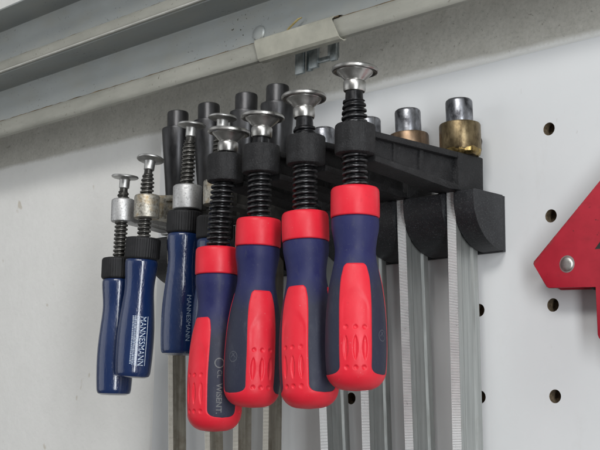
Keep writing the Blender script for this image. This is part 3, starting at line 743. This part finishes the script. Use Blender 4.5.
for c in BLU:
    O = (bar_x(c['t'], -42), -30.0, -42.0)
    root = empty('bar_clamp', O, c['label'], 'clamp', GR)
    L = lambda x, y, z: (x - O[0], y - O[1], z - O[2])
    b = obj('bar', mesh('bar', bar_mesh(c['t'], 6.2, -7.5, 6.5, -6.0, -480, O[0], O[2], .8, 1.05, .45), True, 25), 'dull_bar', root).data; b.materials.append(M['dull_edge']); b.materials.append(M['tooth_grime_shade'])
    bm = bmesh.new(); ax0 = bar_x(c['t'], -28); ax1 = c['bx']; by = c['y']
    def ax(y): return ax0 + (ax1 - ax0) * (y + 30) / (by + 30)
    def slab(pts, hw, bev):
        b2 = bmesh.new(); prism(b2, pts, 'x', -hw, hw, bev, 2)
        for v in b2.verts: v.co.x += ax(v.co.y)
        me = bpy.data.meshes.new('tmp'); b2.to_mesh(me); b2.free(); bm.from_mesh(me); bpy.data.meshes.remove(me)
    slab([(by + 6, -21), (-24, -14), (-24, -40.8), (by + 6, -35.5)], 3.4, .4)
    slab([(by + 6, -19), (-20, -10), (-20, -15), (by + 6, -24)], 6.2, .9)
    slab([(by + 6, -33.5), (-20, -37.3), (-20, -41.2), (by + 6, -37)], 6.2, .9)
    slab([(-42, -11), (-18, -8), (-18, -41), (-42, -41)], 7.2, .9)
    slab([(by + 2, -19.6), (by + 14, -20.6), (by + 14, -36), (by + 2, -36.5)], 7.0, 1.2)
    b2 = bmesh.new(); lathe(b2, [(4, -9.6), (c['br'] - 1, -9.6), (c['br'] - .2, -9.0), (c['br'], -8), (c['br'], 8), (c['br'] - .3, 8.9), (c['br'] - 1.1, 9.5), (4, 9.5)], 48)
    for v in bm.verts: v.co -= Vector(O)
    arm = obj('sliding_arm', bm, c['am'], root)
    obj('collar', b2, c['cm'], arm, L(c['bx'], by, c['bz']))
    # long tapered stop pin at the bar's head
    bm = bmesh.new()
    lathe(bm, [(0, 0), (8.4, 0), (9.0, .8), (13.7, 63.6), (13.4, 65.2), (12.0, 65.9), (9.5, 66.0), (9.3, 66.6), (9.4, 78.6), (9.0, 80.2), (8.0, 81), (0, 81.2)], 48)
    lean = math.atan2(c['pin'][0] - bar_x(c['t'], -8), 80)
    obj('stop_pin', bm, 'dark_steel', root, L(bar_x(c['t'], -8), -30, c['pin'][1] - 81.2 - 0.8), tilt_rot(lean, rad(c['px'] * 9)))
    zt = c['pz'] - 9.6; ln = zt - c['hz']; up = Vector((c['px'] - c['hx0'], 0, c['pz'] - c['hz'])); tl = math.atan2(up.x, up.z)
    bm = bmesh.new()
    thread(bm, -6, ln - 2.8, 5.5, 1.35, 3.3, ln - 9.5, 4.2, 28)
    lathe(bm, [(0, ln - 3.2), (3.4, ln - 3.0), (3.2, ln + 1), (0, ln + 1.2)], 28)
    obj('spindle', mesh('spindle', bm, True, 60), 'dull_thread', root, L(c['hx0'], by, c['hz']), tilt_rot(tl, rad(c['px'] * 7)))
    obj('pressure_pad', bpad_me, 'pad_zinc', root, L(c['px'], by, c['pz'] - 9.8), tilt_rot(rad(c['ptl'][0]), 0, rad(c['ptl'][1])))
    htl = math.atan2(c['hx0'] - c['hx1'], 111)
    h = obj('handle', wood_me, 'blue_lacquer', root, L(c['hx0'] - math.sin(htl) * 16.6, by, c['hz'] - 16.6), tilt_rot(htl, rad(c['px'] * 5)))
    obj('ferrule', knurl_me, 'black_knurl', h)
    if c['text']:
        # azimuth of the print as seen from in front-right of the wall
        want = {-317.0: 62, -269.5: 68}[c['px']]
        obj('lettering', c['text'], 'white_ink' if c['text'] is label_me else 'soft_ink', h, (0, 0, 0), (0, 0, rad(want) - rad(c['px'] * 5)))

# ------------------------------------------------------------------ red welding magnet on the board
G0 = (70, -8, -105)
mg = empty('welding_magnet', G0, 'dark red pointed welding magnet with a steel rivet sticking to the board at the right', 'magnet')
out = [(-3, -94.2), (-1.8, -96.0), (6.6, -109.8), (8.6, -111.0), (43.4, -112.3), (43.3, -142.6), (44.2, -144.9), (46.4, -146.4), (74, -151), (150, -100), (64, -30.5), (61, -33.2), (-2.6, -92.6)]
def inset(pts, d):
    cx = sum(p[0] for p in pts) / len(pts); cz = sum(p[1] for p in pts) / len(pts); o = []
    n = len(pts)
    for i in range(n):
        a, b, c_ = Vector(pts[i-1]), Vector(pts[i]), Vector(pts[(i+1) % n]); n1 = (b - a).normalized(); n2 = (c_ - b).normalized()
        nn = Vector((-(n1.y + n2.y), n1.x + n2.x)).normalized(); o.append((b.x + nn.x * d, b.y + nn.y * d))
    return o
def gpoly(pts): return [(a - G0[0], b - G0[2]) for a, b in pts]
bm = bmesh.new(); prism(bm, gpoly(out), 'y', -10, -8, .35, 2); obj('side_plate', bm, 'red_enamel', mg)
bm = bmesh.new(); prism(bm, gpoly(out), 'y', 4.0, 6.0, .35, 2); obj('side_plate', bm, 'red_enamel', mg)
core = [(24, -94), (34, -110.5), (40.0, -114.0), (45.5, -115), (46, -141), (74, -147), (140, -100), (64, -36), (22, -72)]
bm = bmesh.new(); prism(bm, gpoly(core), 'y', -7.9, 3.9); obj('core', bm, 'magnet_core', mg)
bm = bmesh.new(); lathe(bm, [(0, 1.7), (2.4, 1.6), (3.9, 1.2), (4.6, .7), (4.8, .15), (5.6, .1), (5.7, -.2), (0, -.2)], 36)
obj('rivet', bm, 'rivet_steel', mg, (22.7 - G0[0], -10, -96.4 - G0[2]), (rad(90), 0, 0))
bm = bmesh.new()
bm.faces.new([bm.verts.new((x - G0[0], -10.08, z - G0[2])) for x, z in ((43.2, -88.6), (56, -74.2), (58.5, -74.2), (58.5, -89.2))])
obj('arrow_mark', bm, 'black_ink', mg)

# ------------------------------------------------------------------ light: room light from above and in front
w = bpy.data.worlds.new('World'); sc.world = w; w.use_nodes = True
nt = w.node_tree; bg = nt.nodes['Background']
tc = nt.nodes.new('ShaderNodeTexCoord'); sp = nt.nodes.new('ShaderNodeSeparateXYZ'); nt.links.new(tc.outputs['Generated'], sp.inputs[0])
mr = nt.nodes.new('ShaderNodeMapRange'); mr.inputs['From Min'].default_value = -1; nt.links.new(sp.outputs['Z'], mr.inputs['Value'])
cr = nt.nodes.new('ShaderNodeValToRGB'); nt.links.new(mr.outputs[0], cr.inputs['Fac'])
cr.color_ramp.elements[0].position = .25; cr.color_ramp.elements[0].color = (.30, .295, .285, 1)
cr.color_ramp.elements[1].position = .72; cr.color_ramp.elements[1].color = (.78, .80, .82, 1)
e = cr.color_ramp.elements.new(.5); e.color = (.42, .42, .415, 1)
nt.links.new(cr.outputs['Color'], bg.inputs['Color']); bg.inputs['Strength'].default_value = 0.38
def area(name, loc, target, sx, sy, power, colr):
    l = bpy.data.lights.new(name, 'AREA'); l.shape = 'RECTANGLE'; l.size = sx; l.size_y = sy; l.energy = power; l.color = colr
    o = bpy.data.objects.new(name, l); col.objects.link(o); o.location = loc
    o.rotation_euler = (Vector(target) - Vector(loc)).to_track_quat('-Z', 'Y').to_euler(); return o
area('ceiling_light', (0.55, -1.45, 1.15), (-0.15, 0, -0.08), 0.9, 0.35, 20, (1.0, .985, .96))
area('doorway_light', (1.29, -0.95, -0.05), (-0.3, -0.1, -0.1), 0.26, 1.4, 22, (.95, .98, 1.0))
area('window_light', (-1.7, -1.9, -0.1), (-0.15, 0, -0.1), 1.9, 1.6, 9, (.97, .99, 1.0))

# ------------------------------------------------------------------ camera
yaw, pitch, roll, fpx = 0.778513, 0.164935, 0.011684, 1207.335
F = Vector((-math.sin(yaw) * math.cos(pitch), math.cos(yaw) * math.cos(pitch), math.sin(pitch)))
Rr = Vector((math.cos(yaw), math.sin(yaw), 0)); U = Rr.cross(F)
R2 = math.cos(roll) * Rr + math.sin(roll) * U; U2 = -math.sin(roll) * Rr + math.cos(roll) * U
cd = bpy.data.cameras.new('camera'); co = bpy.data.objects.new('camera', cd); col.objects.link(co)
cd.sensor_width = 36; cd.lens = fpx / 600 * 36; cd.clip_start = .02; cd.clip_end = 50
m = Matrix((R2, U2, -F)).transposed().to_4x4(); m.translation = Vector((.440719, -.686735, -.201081)); co.matrix_world = m
sc.camera = co
sc.render.engine = 'CYCLES'
sc.view_settings.view_transform = 'Standard'; sc.view_settings.look = 'None'; sc.view_settings.exposure = -0.06; sc.view_settings.gamma = 1
